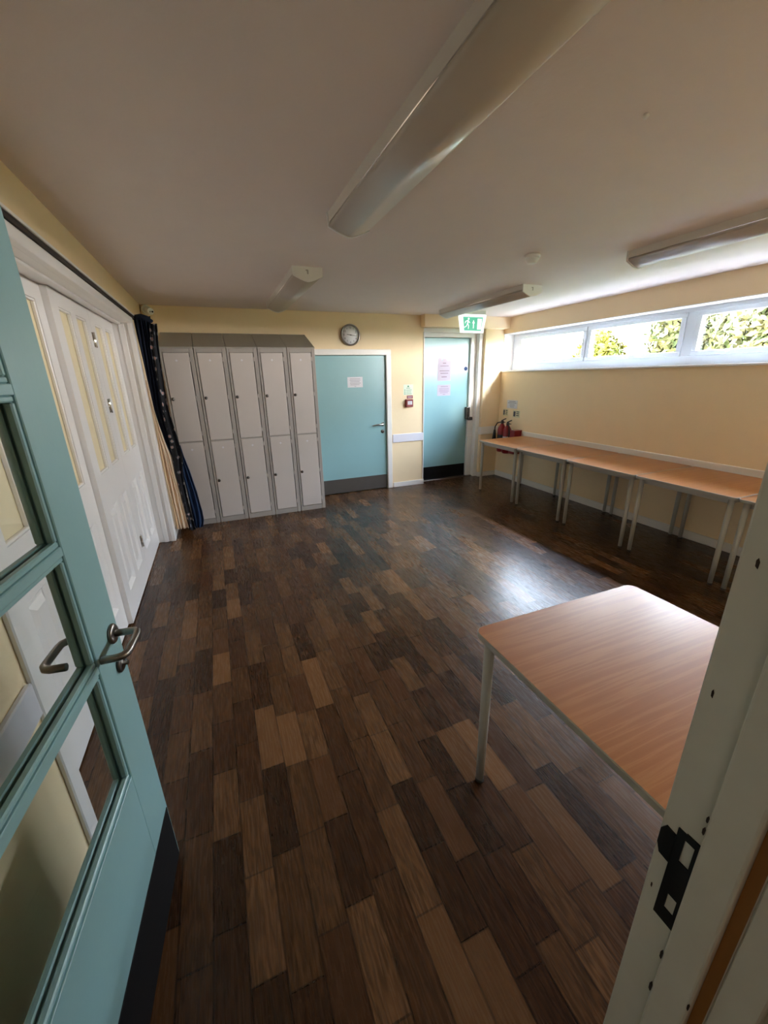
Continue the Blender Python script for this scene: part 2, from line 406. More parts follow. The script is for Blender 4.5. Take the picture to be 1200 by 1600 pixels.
# ------------------------------------------------------------------ window
wd = thing('window_1', 'long high white framed window of four panes on the right wall', 'window', (4.40, 2.9, 1.65), kind='structure')
fx0, fx1 = 4.385, 4.45
b = MB()
b.box(fx0, fx1, WY0, WY1, 1.648, 1.735, .004, 1).box(fx0, fx1, WY0, WY1, 2.135, 2.178, .004, 1)
for y0, y1 in ((5.25, WY1), (4.0, 4.03), (2.745, 2.85), (1.55, 1.65), (WY0, .42)):
    b.box(fx0, fx1, y0, y1, 1.735, 2.135, .004, 1)
b.build('window_frame', 'upvc', wd)
for k, (y0, y1) in enumerate(((4.03, 5.25), (2.85, 4.0), (1.65, 2.745), (.42, 1.55))):
    b = MB(); s = .045 if k else .05
    for q in ((y0, y1, 1.735, 1.735+s), (y0, y1, 2.135-s, 2.135), (y0, y0+s, 1.735+s, 2.135-s), (y1-s, y1, 1.735+s, 2.135-s)):
        b.box(fx0-.014, fx1-.02, *q, .006, 2)
    sash = b.build('sash', 'upvc', wd)
    MB().box(4.415, 4.421, y0+s-.004, y1-s+.004, 1.735+s-.004, 2.135-s+.004).build('pane', 'glass', sash)
    for t in ((.5,) if k == 1 else (.3, .72)):
        yy = y0+(y1-y0)*t
        MB().box(fx0-.03, fx0-.012, yy-.035, yy+.035, 1.745, 1.765, .004, 1).box(fx0-.04, fx0-.028, yy-.012, yy+.05, 1.752, 1.768, .004, 1).build('catch', 'upvc', sash)
struct(MB().box(XR-.022, fx0, WY0-.02, WY1, 1.63, 1.652, .004, 1), 'trim_10', 'white', 'white sill board along the bottom of the long window', 'window sill')
b = MB(); b.box(XR-.004, fx0, WY0, WY1, 2.170, 2.178).box(4.203, fx0, WY1-.006, WY1, 1.652, 2.170)
struct(b, 'trim_11', 'white', 'white lining of the window recess above the panes', 'window lining')

# ------------------------------------------------------------------ folding partition on the left
def leaf(n, y0, y1, xf, label):
    W = y1-y0; T = .042
    t = thing(f'door_{n}', label, 'folding door', (xf, y0, 0), group='white panelled folding doors', kind='structure')
    P = [(.13, .355), (.455, .68)]
    k = W/.79
    P = [(a*k, c*k) for a, c in P]
    b = MB(); Y = lambda s: y0+s
    zb, z1, z2, z3, z4, z5 = .012, .20, .81, 1.045, 2.02, 2.105
    g = .0015
    b.box(xf-T, xf, Y(g), Y(P[0][0]), zb, z5).box(xf-T, xf, Y(P[0][1]), Y(P[1][0]), z1, z2).box(xf-T, xf, Y(P[0][1]), Y(P[1][0]), z3, z4).box(xf-T, xf, Y(P[1][1]), Y(W-g), zb, z5)
    b.box(xf-T, xf, Y(P[0][0]), Y(P[1][1]), zb, z1).box(xf-T, xf, Y(P[0][0]), Y(P[1][1]), z2, z3).box(xf-T, xf, Y(P[0][0]), Y(P[1][1]), z4, z5)
    for a, c in P:
        b.box(xf-T+.01, xf-.024, Y(a), Y(c), z1, z2)
    b.build('door_leaf', 'leafp', t)
    for a, c in P:
        q = MB()
        # sloping ovolo around the lower panel and raised centre field
        i = .028
        o4 = [(Y(a), z1), (Y(c), z1), (Y(c), z2), (Y(a), z2)]; i4 = [(Y(a)+i, z1+i), (Y(c)-i, z1+i), (Y(c)-i, z2-i), (Y(a)+i, z2-i)]
        A = [q.bm.verts.new((xf-.001, *p)) for p in o4]; B = [q.bm.verts.new((xf-.022, *p)) for p in i4]
        for j in range(4): q.bm.faces.new((A[j], A[(j+1) % 4], B[(j+1) % 4], B[j]))
        i2, i3 = .04, .066
        C_ = [(Y(a)+i2, z1+i2), (Y(c)-i2, z1+i2), (Y(c)-i2, z2-i2), (Y(a)+i2, z2-i2)]; D_ = [(Y(a)+i3, z1+i3), (Y(c)-i3, z1+i3), (Y(c)-i3, z2-i3), (Y(a)+i3, z2-i3)]
        C1 = [q.bm.verts.new((xf-.0235, *p)) for p in C_]; D1 = [q.bm.verts.new((xf-.006, *p)) for p in D_]
        for j in range(4): q.bm.faces.new((C1[j], C1[(j+1) % 4], D1[(j+1) % 4], D1[j]))
        q.bm.faces.new(D1)
        q.build('raised_panel', 'leafp', t)
        MB().box(xf-.03, xf-.022, Y(a), Y(c), z3, z4).build('pane', 'pane', t)
        q = MB(); e = .012
        for bx in ((Y(a), Y(c), z3, z3+e), (Y(a), Y(c), z4-e, z4), (Y(a), Y(a)+e, z3+e, z4-e), (Y(c)-e, Y(c), z3+e, z4-e)):
            q.box(xf-.022, xf-.004, *bx, .003, 1)
        q.build('glazing_bead', 'leafp', t)
    return t
ys = [1.305, 2.095, 2.885, 3.68, 4.475]
leaf(4, ys[0], ys[1], -.775, 'white folding door nearest the camera, seen only through the door glass')
leaf(5, ys[1], ys[2], -.775, 'white folding door half hidden behind the open teal door')
lb = leaf(6, ys[2], ys[3], -.745, 'white folding door with bright hinges on its far edge')
leaf(7, ys[3], ys[4], -.745, 'farthest white folding door, next to the curtain')
for z in (1.90, 1.44, .33):
    q = MB()
    q.box(-.745, -.7425, ys[3]-.035, ys[3]+.03, z-.05, z+.05, .001, 1)
    q.lathe([(.006, -.052), (.007, -.05), (.007, .05), (.006, .052)], (-.739, ys[3], z), 'z', 12)
    for dy in (-.022, .02):
        for dz in (-.032, 0, .032): q.lathe([(.005, -.001), (.005, .0015), (.002, .002)], (-.742, ys[3]+dy, z+dz), 'x', 10)
    q.build('hinge', 'chrome', lb)
b = MB()
b.box(-.95, XL+.012, 4.48, 4.54, 0, 2.115, .004, 1).box(-.70, -.655, 4.468, 4.48, 0, 2.10, .004, 1).box(-.63, XL+.018, 4.465, 4.56, 0, 2.16, .006, 2)
b.box(XL, XL+.016, 1.235, 1.305, 0, 2.16, .004, 1).box(-.95, XL, 1.275, 1.303, 0, 2.115)
b.box(XL-.02, XL+.016, 1.235, 4.56, 2.105, 2.16, .005, 2).box(-.715, -.68, 1.30, 4.48, 2.095, 2.118, .003, 1).box(-.95, XL, 1.30, 4.48, 2.108, 2.118)
struct(b, 'trim_12', 'leafp', 'white moulded frame around the folding doors', 'door frame')
cr = thing('curtain_rail', 'long white curtain rail along the top of the folding doors', 'curtain rail', (XL, 1.3, 2.18))
MB().box(XL, XL+.03, 1.24, 4.72, 2.183, 2.197, .002, 1).build('rail', 'white', cr)
MB().box(XL, XL+.022, 1.24, 4.72, 2.161, 2.183).build('rail_channel', 'darkgap', cr)

# ------------------------------------------------------------------ curtain
cu = thing('curtain', 'gathered dark navy floral curtain with peach lining hanging beside the lockers', 'curtain', (-.5, 4.64, 0))
def lerp(tab, z):
    tab = sorted(tab)
    if z <= tab[0][0]: return tab[0][1]
    for (a, b_), (c, d_) in zip(tab, tab[1:]):
        if z <= c: return b_ + (d_-b_)*(z-a)/(c-a)
    return tab[-1][1]
def drape(name, m, z0, z1, left, right, ybase, folds, amp, ph=0, lab=None):
    def fn(u, v):
        z = z0+(z1-z0)*v
        l, r_ = lerp(left, z), lerp(right, z)
        y = ybase + amp*sin(2*pi*folds*u+ph+.6*sin(z*2.1)) + amp*.35*sin(2*pi*folds*2.3*u+1.3*ph+z)
        return (l+(r_-l)*u + .006*sin(z*5+u*9), y, z)
    q = MB().sheet(fn, 46, 40)
    o = q.build(name, m, cu)
    sd = o.modifiers.new('Solidify', 'SOLIDIFY'); sd.thickness = .004; sd.offset = 0
    if lab: o['label'] = lab
    return o
drape('curtain_cloth', 'navy', .06, 2.185, [(2.19, -.585), (2.0, -.585), (1.6, -.585), (1.2, -.58), (1.0, -.535), (.85, -.49), (.1, -.46)], [(2.19, -.455), (1.93, -.47), (1.58, -.48), (1.34, -.49), (1.0, -.44), (.8, -.44), (.1, -.41)], 4.655, 5, .02, lab='dark navy pleated curtain cloth')
drape('curtain_lining', 'cream', .075, 1.62, [(1.62, -.588), (1.2, -.588), (.07, -.585)], [(1.62, -.584), (1.35, -.575), (1.2, -.56), (1.03, -.535), (.86, -.50), (.69, -.49), (.48, -.475), (.07, -.455)], 4.625, 4, .018, 1.0, lab='peach cream lining turned outwards')
drape('patterned_border', 'floral', .05, 2.12, [(2.12, -.455), (1.93, -.49), (1.34, -.505), (1.02, -.482), (.86, -.485), (.69, -.49), (.25, -.47), (.05, -.46)], [(2.12, -.405), (1.93, -.42), (1.34, -.44), (1.02, -.41), (.86, -.395), (.69, -.42), (.25, -.405), (.05, -.395)], 4.60, 1.5, .012, .4, lab='navy border printed with pale flowers')
drape('curtain_tail', 'bluecl', .045, .97, [(.97, -.42), (.69, -.43), (.05, -.41)], [(.97, -.405), (.86, -.39), (.69, -.352), (.46, -.315), (.24, -.298), (.13, -.300), (.05, -.325)], 4.668, 2.5, .016, .7, lab='mid blue reverse of the curtain at its foot')
# header tape
MB().tube([(-.58, 4.645, 2.175), (-.53, 4.66, 2.18), (-.48, 4.65, 2.165), (-.44, 4.64, 2.14)], [.02, .028, .026, .014], 12).build('gathered_heading', 'navy', cu)

# ------------------------------------------------------------------ lockers
LX, LW, LY, LD = -.457, .3203, 4.8788, .47
lk = thing('locker', '', 'locker', (LX, LY, 0), group='grey two-door lockers')
x0, x1 = LX+.003, LX+LW-.003
zt, zs = 1.926, 2.104
b = MB()
b.box(x0, x0+.022, LY, LY+.03, 0, zt, .003, 1).box(x1-.04, x1, LY, LY+.03, 0, zt, .003, 1)
b.box(x0+.022, x1-.04, LY, LY+.03, 1.884, zt, .002, 1).box(x0+.022, x1-.04, LY+.004, LY+.03, 0, .062, .002, 1).box(x0+.022, x1-.04, LY+.008, LY+.03, .955, .975)
b.box(x0, x0+.003, LY+.03, LY+LD, 0, zt).box(x1-.003, x1, LY+.03, LY+LD, 0, zt).box(x0+.003, x1-.003, LY+LD-.003, LY+LD, 0, zt)
b.box(x0+.003, x1-.003, LY+.03, LY+LD-.003, .04, .06).box(x0+.003, x1-.003, LY+.03, LY+LD-.003, .95, .965)
b.build('locker_body', 'lockbody', lk)
MB().prism([(LY-.006, zt), (LY+LD, zt), (LY+LD, zs+.012), (LY+.45, zs), (LY-.006, zt+.012)], 'x', x0-.001, x1+.001).build('sloping_top', 'locktop', lk)
def ldoor(z0, z1, zl):
    q = MB().box(x0+.027, x1-.047, LY-.004, LY+.014, z0, z1, .004, 2).build('locker_door', 'lockdoor', lk)
    l = MB().lathe([(.016, 0), (.0165, -.006), (.012, -.011), (.005, -.011), (.004, -.014)], (x0+.05, LY-.004, zl), 'y', 16)
    l.box(x0+.046, x0+.054, LY-.022, LY-.014, zl-.010, zl+.010, .001, 1)
    l.build('lock', 'steeld', q)
    r = MB()
    cx = (x0+x1)/2-.012; cz = z1-.075
    r.prism([(cx-.013, cz), (cx, cz-.013), (cx+.013, cz), (cx, cz+.013)], 'y', LY-.0052, LY-.004)
    r.build('number_label', 'paper', q)
    for zz in (z1-.065, (z0+z1)/2-.0, z0+.08):
        MB().box(x1-.047, x1-.037, LY-.008, LY+.004, zz-.022, zz+.022, .003, 1).build('hinge', 'lockdoor', q)
ldoor(.975, 1.881, 1.425); ldoor(.066, .958, .508)
labs = ['grey two-door locker beside the curtain, at the left end of the row', 'grey two-door locker second from the curtain', 'middle one of the five grey lockers', 'grey two-door locker second from the teal door', 'grey two-door locker at the right end, beside the teal door']
lk['label'] = labs[0]
for i in range(1, 5): dup(lk, (LX+LW*i, LY, 0), labs[i])

# ------------------------------------------------------------------ tables
def table(x0, x1, y0, y1, label, zT=.727, rad=.03, ins=.034, group='beech topped tables along the right wall'):
    t = thing('table', label, 'table', ((x0+x1)/2, (y0+y1)/2, 0), group=group)
    def rr(r, o=0, n=6):
        pts = []
        for cx, cy, a0 in ((x1-r, y1-r, 0), (x0+r, y1-r, 90), (x0+r, y0+r, 180), (x1-r, y0+r, 270)):
            for k in range(n+1):
                a = R(a0+90*k/n); pts.append((cx+(r-o)*cos(a), cy+(r-o)*sin(a)))
        return pts
    MB().prism(rr(rad, .003), 'z', zT-.02, zT).build('tabletop', 'beech', t)
    # grey edging as a ring round the top
    q = MB(); A = rr(rad); B = rr(rad, .0035); n = len(A); r4 = []
    for P, z in ((A, zT-.002), (A, zT-.021), (B, zT-.021), (B, zT+.0004)):
        r4.append([q.bm.verts.new((*p, z)) for p in P])
    for k in range(4):
        a_, b_ = r4[k], r4[(k+1) % 4]
        for i in range(n): q.bm.faces.new((a_[i], a_[(i+1) % n], b_[(i+1) % n], b_[i]))
    q.build('edging', 'edge', t)
    q = MB(); a = ins+.008; h0, h1 = zT-.066, zT-.021
    q.box(x0+a, x1-a, y0+a, y0+a+.022, h0, h1, .002, 1).box(x0+a, x1-a, y1-a-.022, y1-a, h0, h1, .002, 1)
    q.box(x0+a, x0+a+.022, y0+a, y1-a, h0, h1, .002, 1).box(x1-a-.022, x1-a, y0+a, y1-a, h0, h1, .002, 1)
    q.build('apron_frame', 'leg', t)
    for sx in (x0+ins, x1-ins):
        for sy in (y0+ins, y1-ins):
            l = MB().tube([(sx, sy, .012), (sx, sy, .3), (sx, sy, zT-.021)], [.0165, .0185, .0195], 18).build('leg', 'leg', t)
            MB().tube([(sx, sy, 0), (sx, sy, .016)], [.0175, .0178], 16).build('foot', 'foot', l)
    return t
TY, TL, TXA, TXB = 4.739, .79, 3.365, 4.178
tl = ['beech table at the far end of the row, under the extinguishers', 'second beech table from the far end of the wall row', 'third beech table from the far end of the wall row', 'fourth beech table from the far end of the wall row', 'nearest beech table of the wall row, half behind the door jamb']
t0 = table(TXA, TXB, TY-TL+.003, TY-.003, tl[0], ins=.045)
for i in range(1, 5): dup(t0, (t0.location.x, t0.location.y-TL*i, 0), tl[i])
table(.758, 1.572, .226, 1.036, 'beech table standing alone in the foreground beside the doorway', rad=.04, ins=.045, group='x')
for o in COL.objects:
    if o.get('group') == 'x': del o['group']

# ------------------------------------------------------------------ ceiling lights
def light(xc, y0, y1, label):
    t = thing('ceiling_light', label, 'ceiling light', (xc, (y0+y1)/2, H), group='fluorescent strip lights on the ceiling')
    hw = .11
    MB().prism([(xc-hw, H), (xc-hw+.004, H-.042), (xc+hw-.004, H-.042), (xc+hw, H)], 'y', y0+.012, y1-.012).build('light_body', 'tray', t)
    P = [(xc-hw+.008, H-.042), (xc-hw+.002, H-.05), (xc-hw+.002, H-.058)]
    for k in range(1, 20):
        u = -1+2*k/20; P.append((xc+u*(hw-.004), H-.058-.038*(1-abs(u)**1.45)))
    P += [(xc+hw-.002, H-.058), (xc+hw-.002, H-.05), (xc+hw-.008, H-.042)]
    q = MB().prism(P, 'y', y0+.012, y1-.012)
    o = q.build('diffuser', 'diff', t)
    for f in o.data.polygons:
        if abs(f.normal.y) < .5: f.use_smooth = True
    Q = [(xc-hw-.004, H), (xc-hw-.001, H-.061)]
    for k in range(1, 20):
        u = -1+2*k/20; Q.append((xc+u*(hw-.001), H-.061-.039*(1-abs(u)**1.45)))
    Q += [(xc+hw+.001, H-.061), (xc+hw+.004, H)]
    for a, c in ((y0, y0+.013), (y1-.013, y1)):
        e = MB().prism(Q, 'y', a, c).build('end_cap', 'plastic', t)
        if a == y0: MB().box(xc-.006, xc+.006, y0-.004, y0, H-.05, H-.02, .002, 1).box(xc-.014, xc+.002, y0-.003, y0, H-.028, H-.02).build('clip', 'leg', e)
    return t
light(.765, .74, 2.31, 'large strip light nearest the camera, at the top of the photo')
light(.775, 3.35, 4.93, 'strip light on the ceiling in front of the lockers')
light(2.90, .74, 2.31, 'strip light on the ceiling nearest the window, cut by the photo edge')
light(2.91, 3.37, 4.93, 'strip light on the ceiling beside the green exit sign')

sd = thing('smoke_detector', 'small white smoke detector on the ceiling between the strip lights', 'smoke detector', (2.2, 2.58, H))
MB().lathe([(.052, 0), (.055, -.012), (.05, -.02)], (2.2, 2.58, H), 'z', 28).build('mounting_base', 'plastic', sd)
MB().lathe([(.046, -.02), (.046, -.03), (.036, -.044), (.034, -.052), (.02, -.056)], (2.2, 2.58, H), 'z', 28).build('detector_head', 'plastic', sd)
rose = MB().lathe([(.008, 0), (.01, -.006), (.006, -.012)], (1.417, 1.182, H), 'z', 12).build('ceiling_hook', 'plastic')
tag(rose, 'tiny white hook in the ceiling right of the nearest strip light', 'hook')

# ------------------------------------------------------------------ exit sign
ex = thing('exit_sign', 'lit green emergency exit sign hanging under the ceiling by the far door', 'exit sign', (3.245, 4.86, H))
ey = 4.86
MB().box(3.05, 3.44, ey-.03, ey+.05, 2.345, H, .004, 1).build('mounting_base', 'plastic', ex)
MB().prism([(3.045, 2.345), (3.465, 2.345), (3.425, 2.125), (3.085, 2.125)], 'y', ey-.012, ey+.02).build('sign_casing', 'signwhite', ex)
gp = MB().prism([(3.105, 2.312), (3.41, 2.312), (3.387, 2.15), (3.128, 2.15)], 'y', ey-.0135, ey-.012).build('sign_panel', 'signgreen', ex)
q = MB(); f = ey-.0150; g = ey-.0135
def poly(pts): q.prism(pts, 'y', f, g)
# door
poly([(3.325, 2.165), (3.385, 2.165), (3.392, 2.295), (3.325, 2.295)])
q.build('doorway_symbol', 'signwhite', gp); q = MB()
# arrow pointing up
poly([(3.258, 2.178), (3.272, 2.178), (3.272, 2.238), (3.285, 2.238), (3.265, 2.278), (3.245, 2.238), (3.258, 2.238)])
q.build('arrow_symbol', 'signwhite', gp); q = MB()
# running figure
poly([(3.188+.013*cos(2*pi*k/10), 2.29+.013*sin(2*pi*k/10)) for k in range(10)])
poly([(3.165, 2.228), (3.182, 2.224), (3.196, 2.268), (3.175, 2.276)])
poly([(3.175, 2.276), (3.14, 2.262), (3.142, 2.253), (3.178, 2.266)]); poly([(3.14, 2.262), (3.133, 2.236), (3.141, 2.235), (3.148, 2.256)])
poly([(3.19, 2.268), (3.212, 2.246), (3.206, 2.24), (3.186, 2.26)])
poly([(3.166, 2.23), (3.15, 2.2), (3.16, 2.197), (3.178, 2.226)]); poly([(3.15, 2.204), (3.122, 2.192), (3.124, 2.183), (3.16, 2.197)])
poly([(3.172, 2.228), (3.19, 2.206), (3.198, 2.212), (3.182, 2.23)]); poly([(3.188, 2.21), (3.182, 2.17), (3.191, 2.169), (3.198, 2.21)])
q.build('running_figure_symbol', 'signwhite', gp)

# ------------------------------------------------------------------ clock
ck = thing('clock', 'round silver-rimmed wall clock above the teal door', 'clock', (1.745, YF, 2.124))
cx, cz = 1.745, 2.124
MB().lathe([(.118, 0), (.13, -.012), (.131, -.03), (.124, -.04), (.113, -.041), (.109, -.027)], (cx, YF, cz), 'y', 48, False).build('rim', 'steel', ck)
MB().lathe([(.112, -.001), (.112, -.026), (.002, -.0262)], (cx, YF, cz), 'y', 48).build('dial', 'clockface', ck)
for k in range(1, 13):
    c = bpy.data.curves.new('numeral_text', 'FONT'); c.body = str(k); c.size = .03; c.align_x = 'CENTER'; c.align_y = 'CENTER'; c.extrude = .0004
    o = bpy.data.objects.new('numeral_text', c); COL.objects.link(o)
    dg = bpy.context.evaluated_depsgraph_get(); dg.update()
    me = bpy.data.meshes.new_from_object(o.evaluated_get(dg))
    a = pi/2-k*pi/6
    me.transform(Matrix.Translation((cx+.086*cos(a), YF-.027, cz+.086*sin(a))) @ Matrix.Rotation(pi/2, 4, 'X'))
    q = MB(); q.bm.from_mesh(me); bpy.data.objects.remove(o); bpy.data.curves.remove(c); bpy.data.meshes.remove(me)
    q.build('numeral', 'inkdk', ck)
def hand(ang, ln, wd_, y, name):
    q = MB(); d = Vector((sin(ang), 0, cos(ang))); p = Vector((cos(ang), 0, -sin(ang))); c0 = Vector((cx, y, cz))
    pts = [c0-d*.02-p*wd_, c0-d*.02+p*wd_, c0+d*ln+p*wd_*.5, c0+d*ln-p*wd_*.5]
    q.prism([(v.x, v.z) for v in pts], 'y', y-.0015, y); q.build(name, 'black', ck)
hand(R(278), .05, .0045, YF-.029, 'hour_hand'); hand(R(98), .085, .003, YF-.031, 'minute_hand')
MB().lathe([(.006, 0), (.006, -.006)], (cx, YF-.027, cz), 'y', 14).build('hand_boss', 'black', ck)

# ------------------------------------------------------------------ notices
def notice(name, label, cat, x0, x1, z0, z1, y, lines, m='paper', ink='ink', group=None):
    t = thing(name, label, cat, ((x0+x1)/2, y, (z0+z1)/2), group=group)
    MB().box(x0, x1, y-.0012, y, z0, z1).build('sheet', m, t)
    q = MB()
    for (a, c, zc, hh) in lines:
        q.box(x0+(x1-x0)*a, x0+(x1-x0)*c, y-.0018, y-.0012, z0+(z1-z0)*zc-hh/2, z0+(z1-z0)*zc+hh/2)
    q.build('printed_lines', ink, t)
    return t
notice('notice', 'white landscape notice on the teal door beside the lockers', 'notice', 1.69, 1.908, 1.472, 1.607, 5.425, [(.16, .84, .82, .006), (.15, .85, .68, .006), (.18, .8, .54, .006), (.16, .86, .4, .006), (.18, .78, .26, .006), (.45, .55, .1, .005)])
n2 = notice('notice', 'taller portrait notice on the emergency exit door', 'notice', 3.155, 3.386, 1.522, 1.81, 5.57, [(.38, .62, .88, .012), (.2, .82, .74, .008), (.15, .88, .5, .010), (.22, .8, .38, .010), (.3, .7, .2, .012)], m='dimlilacpaper', ink='inkpurple')
MB().box(3.165, 3.225, 5.5685, 5.5698, 1.80, 1.85).box(3.24, 3.31, 5.5685, 5.5698, 1.795, 1.845).build('paper_scraps', 'dimlilacpaper', n2)
notice('notice', 'smaller landscape notice below the portrait one on the exit door', 'notice', 3.157, 3.388, 1.305, 1.466, 5.57, [(.25, .8, .84, .008), (.15, .88, .66, .006), (.15, .88, .53, .006), (.15, .88, .4, .006), (.2, .8, .27, .006), (.42, .6, .12, .006)], m='dimlilacpaper', ink='inkpurple')
fs = notice('fire_action_sign', 'pale green printed fire notice above the red call point', 'sign', 2.512, 2.662, 1.345, 1.49, YF, [(.42, .58, .82, .02), (.3, .7, .66, .006), (.1, .2, .48, .012), (.1, .2, .3, .012), (.1, .2, .12, .012), (.28, .85, .48, .006), (.28, .8, .3, .006), (.28, .85, .12, .006)], m='gsign', ink='greenink')
r = thing('call_point_label', 'small red label strip just above the call point', 'sign', (2.615, YF, 1.315))
MB().box(2.565, 2.66, YF-.002, YF, 1.295, 1.338).build('sheet', 'reddk', r)
MB().box(2.575, 2.65, YF-.0027, YF-.002, 1.318, 1.326).box(2.58, 2.645, YF-.0027, YF-.002, 1.305, 1.311).build('printed_lines', 'inkpink', r)
cp = thing('fire_alarm_call_point', 'red fire alarm call point box on the wall between the teal doors', 'call point', (2.588, YF, 1.235))
MB().box(2.535, 2.648, YF-.045, YF, 1.18, 1.287, .006, 2).build('housing', 'reddk', cp)
MB().box(2.556, 2.628, YF-.047, YF-.045, 1.213, 1.262, .001, 1).build('break_glass', 'paper', cp)
MB().lathe([(.007, -.001), (.007, 0)], (2.592, YF-.047, 1.237), 'y', 12).box(2.57, 2.614, YF-.0478, YF-.047, 1.224, 1.228).build('printed_mark', 'inkpink', cp)

def wallsign(name, label, y0, y1, z0, z1, m, lines, ink, group=None):
    t = thing(name, label, 'sign', (XR, (y0+y1)/2, (z0+z1)/2), group=group)
    MB().box(XR-.003, XR, y0, y1, z0, z1, .0008, 1).build('sheet', m, t)
    q = MB()
    for a, c, zc, hh in lines:
        q.box(XR-.0037, XR-.003, y0+(y1-y0)*a, y0+(y1-y0)*c, z0+(z1-z0)*zc-hh/2, z0+(z1-z0)*zc+hh/2)
    q.build('printed_lines', ink, t)
wallsign('printed_sign', 'white printed sign above the two extinguisher signs', 4.975, 5.21, 1.10, 1.222, 'paper', [(.2, .8, .84, .008), (.1, .9, .66, .008), (.25, .75, .48, .006), (.25, .75, .34, .006), (.3, .7, .18, .006)], 'ink')
for y0, y1, z0, z1, lab in ((5.175, 5.295, .978, 1.083, 'left of the two small extinguisher signs in the corner'), (4.90, 5.06, .97, 1.078, 'right of the two small extinguisher signs in the corner')):
    wallsign('extinguisher_sign', lab, y0, y1, z0, z1, 'idcream', [(.62, .9, .5, .075), (.12, .5, .8, .012), (.12, .5, .55, .012), (.12, .5, .3, .012)], 'inkdk', group='small extinguisher signs in the corner')

# ------------------------------------------------------------------ extinguishers
def ext(name, label, x, y, zb, ht, r, horn):
    t = thing('fire_extinguisher', label, 'fire extinguisher', (x, y, zb), group='fire extinguishers in the corner')
    sh = zb+ht
    MB().lathe([(r*.8, zb), (r, zb+.015), (r, sh-.1), (r*.9, sh-.065), (r*.6, sh-.03), (.022, sh-.008), (.02, sh)], (x, y, 0), 'z', 28).build('cylinder', 'red', t)
    MB().lathe([(.024, sh-.002), (.024, sh+.03), (.016, sh+.04)], (x, y, 0), 'z', 16).build('valve', 'steeld', t)
    q = MB()
    q.box(x-.012, x+.012, y-.085, y+.02, sh+.04, sh+.052, .003, 1, Matrix.Rotation(R(-22), 4, 'X'), (x, y, sh+.045))
    q.box(x-.01, x+.01, y-.07, y+.02, sh+.016, sh+.026, .003, 1)
    q.build('lever_handle', 'black', t)
    MB().lathe([(r+.0006, zb+ht*.32), (r+.0008, zb+ht*.33), (r+.0008, zb+ht*.60), (r+.0006, zb+ht*.61)], (x, y, 0), 'z', 28).build('label_band', 'paper' if not horn else 'black', t)
    if horn:
        MB().tube([(x-.01, y+.02, sh+.02), (x-.03, y+.08, sh+.0), (x-.035, y+.125, sh-.06), (x-.035, y+.13, sh-.12)], .009, 10).build('hose', 'black', t)
        MB().tube([(x-.035, y+.13, sh-.11), (x-.035, y+.133, sh-.17), (x-.035, y+.137, sh-.30)], [.016, .024, .036], 16).build('horn', 'black', t)
    else:
        MB().tube([(x-.005, y-.02, sh+.02), (x-.03, y-.07, sh-.03), (x-.035, y-.085, sh-.12), (x-.03, y-.085, sh-.3)], .009, 10).build('hose', 'black', t)
    MB().box(x+r*.6, XR, y-.03, y+.03, sh-.13, sh-.1).box(x+r*.6, XR, y-.025, y+.025, zb+.05, zb+.08).build('wall_bracket', 'steeld', t)
ext('a', 'fire extinguisher with black horn, nearest the corner', 4.10, 5.17, .435, .44, .062, True)
ext('b', 'fire extinguisher with white label, next to the red box', 4.10, 5.035, .43, .43, .066, False)
rb = thing('red_box', 'plain red box on the wall right of the extinguishers', 'box', (4.13, 4.89, .44))
MB().box(4.06, XR, 4.815, 4.93, .445, .80, .008, 2).build('box_body', 'red', rb)
MB().box(4.057, 4.06, 4.83, 4.915, .62, .70).build('box_label', 'reddk', rb)

# ------------------------------------------------------------------ camera dome in the corner
sc = thing('security_camera', 'small white security camera high in the far left corner', 'security camera', (-.55, YF, 2.33))
MB().lathe([(.048, 0), (.05, -.05), (.044, -.07), (.04, -.09)], (-.545, YF, 2.335), 'y', 24).build('camera_housing', 'plastic', sc)
MB().tube([(-.54, YF-.07, 2.33), (-.51, YF-.12, 2.315), (-.495, YF-.15, 2.308)], [.036, .036, .032], 18).build('camera_body', 'plastic', sc)
MB().lathe([(.009, .0), (.009, -.003)], (-.505, YF-.151, 2.308), 'y', 12).lathe([(.009, 0), (.009, -.003)], (-.48, YF-.147, 2.306), 'y', 12).build('lens', 'black', sc)

# ------------------------------------------------------------------ open teal door with glass, hinged on the left
DW = .926
dn = thing('door_3', 'open teal glazed door in the foreground with steel lever handles', 'door', (-.345-.1045*DW, 1.182-.9945*DW, 0), kind='structure', rz=R(84))
T = .045
X = lambda s: DW-s      # s runs from the latch edge
zb, zr0, zr1, zt2 = .01, .57, 1.915, 2.035
st = .155
b = MB()
b.box(X(0), X(st), 0, T, zb, zt2, .002, 1).box(0, st, 0, T, zb, zt2, .002, 1).box(st, X(st), 0, T, zb, zr0, .001, 1).box(st, X(st), 0, T, zr1, zt2, .001, 1)
bars = [.932, 1.255, 1.6]
for z in bars: b.box(st, X(st), .0, T, z-.011, z+.011, .002, 1)
b.build('door_leaf', 'blue', dn, local=True)
zz = [zr0]+[v for z in bars for v in (z-.011, z+.011)]+[zr1]
for k in range(4):
    a, c = zz[2*k], zz[2*k+1]
    g = MB().box(st-.002, X(st)+.002, T/2-.003, T/2+.003, a-.002, c+.002).build('pane', 'dglass', dn, local=True)
    q = MB(); w_ = .013
    for y0, y1 in ((.004, T/2-.003), (T/2+.003, T-.004)):
        q.box(st, X(st), y0, y1, a, a+w_, .003, 1).box(st, X(st), y0, y1, c-w_, c, .003, 1).box(st, st+w_, y0, y1, a+w_, c-w_, .003, 1).box(X(st)-w_, X(st), y0, y1, a+w_, c-w_, .003, 1)
    q.build('glazing_bead', 'blue', g, local=True)
MB().box(.004, X(.008), -.002, 0, .014, .246, .0006, 1).build('kick_plate', 'kickdark', dn, local=True)
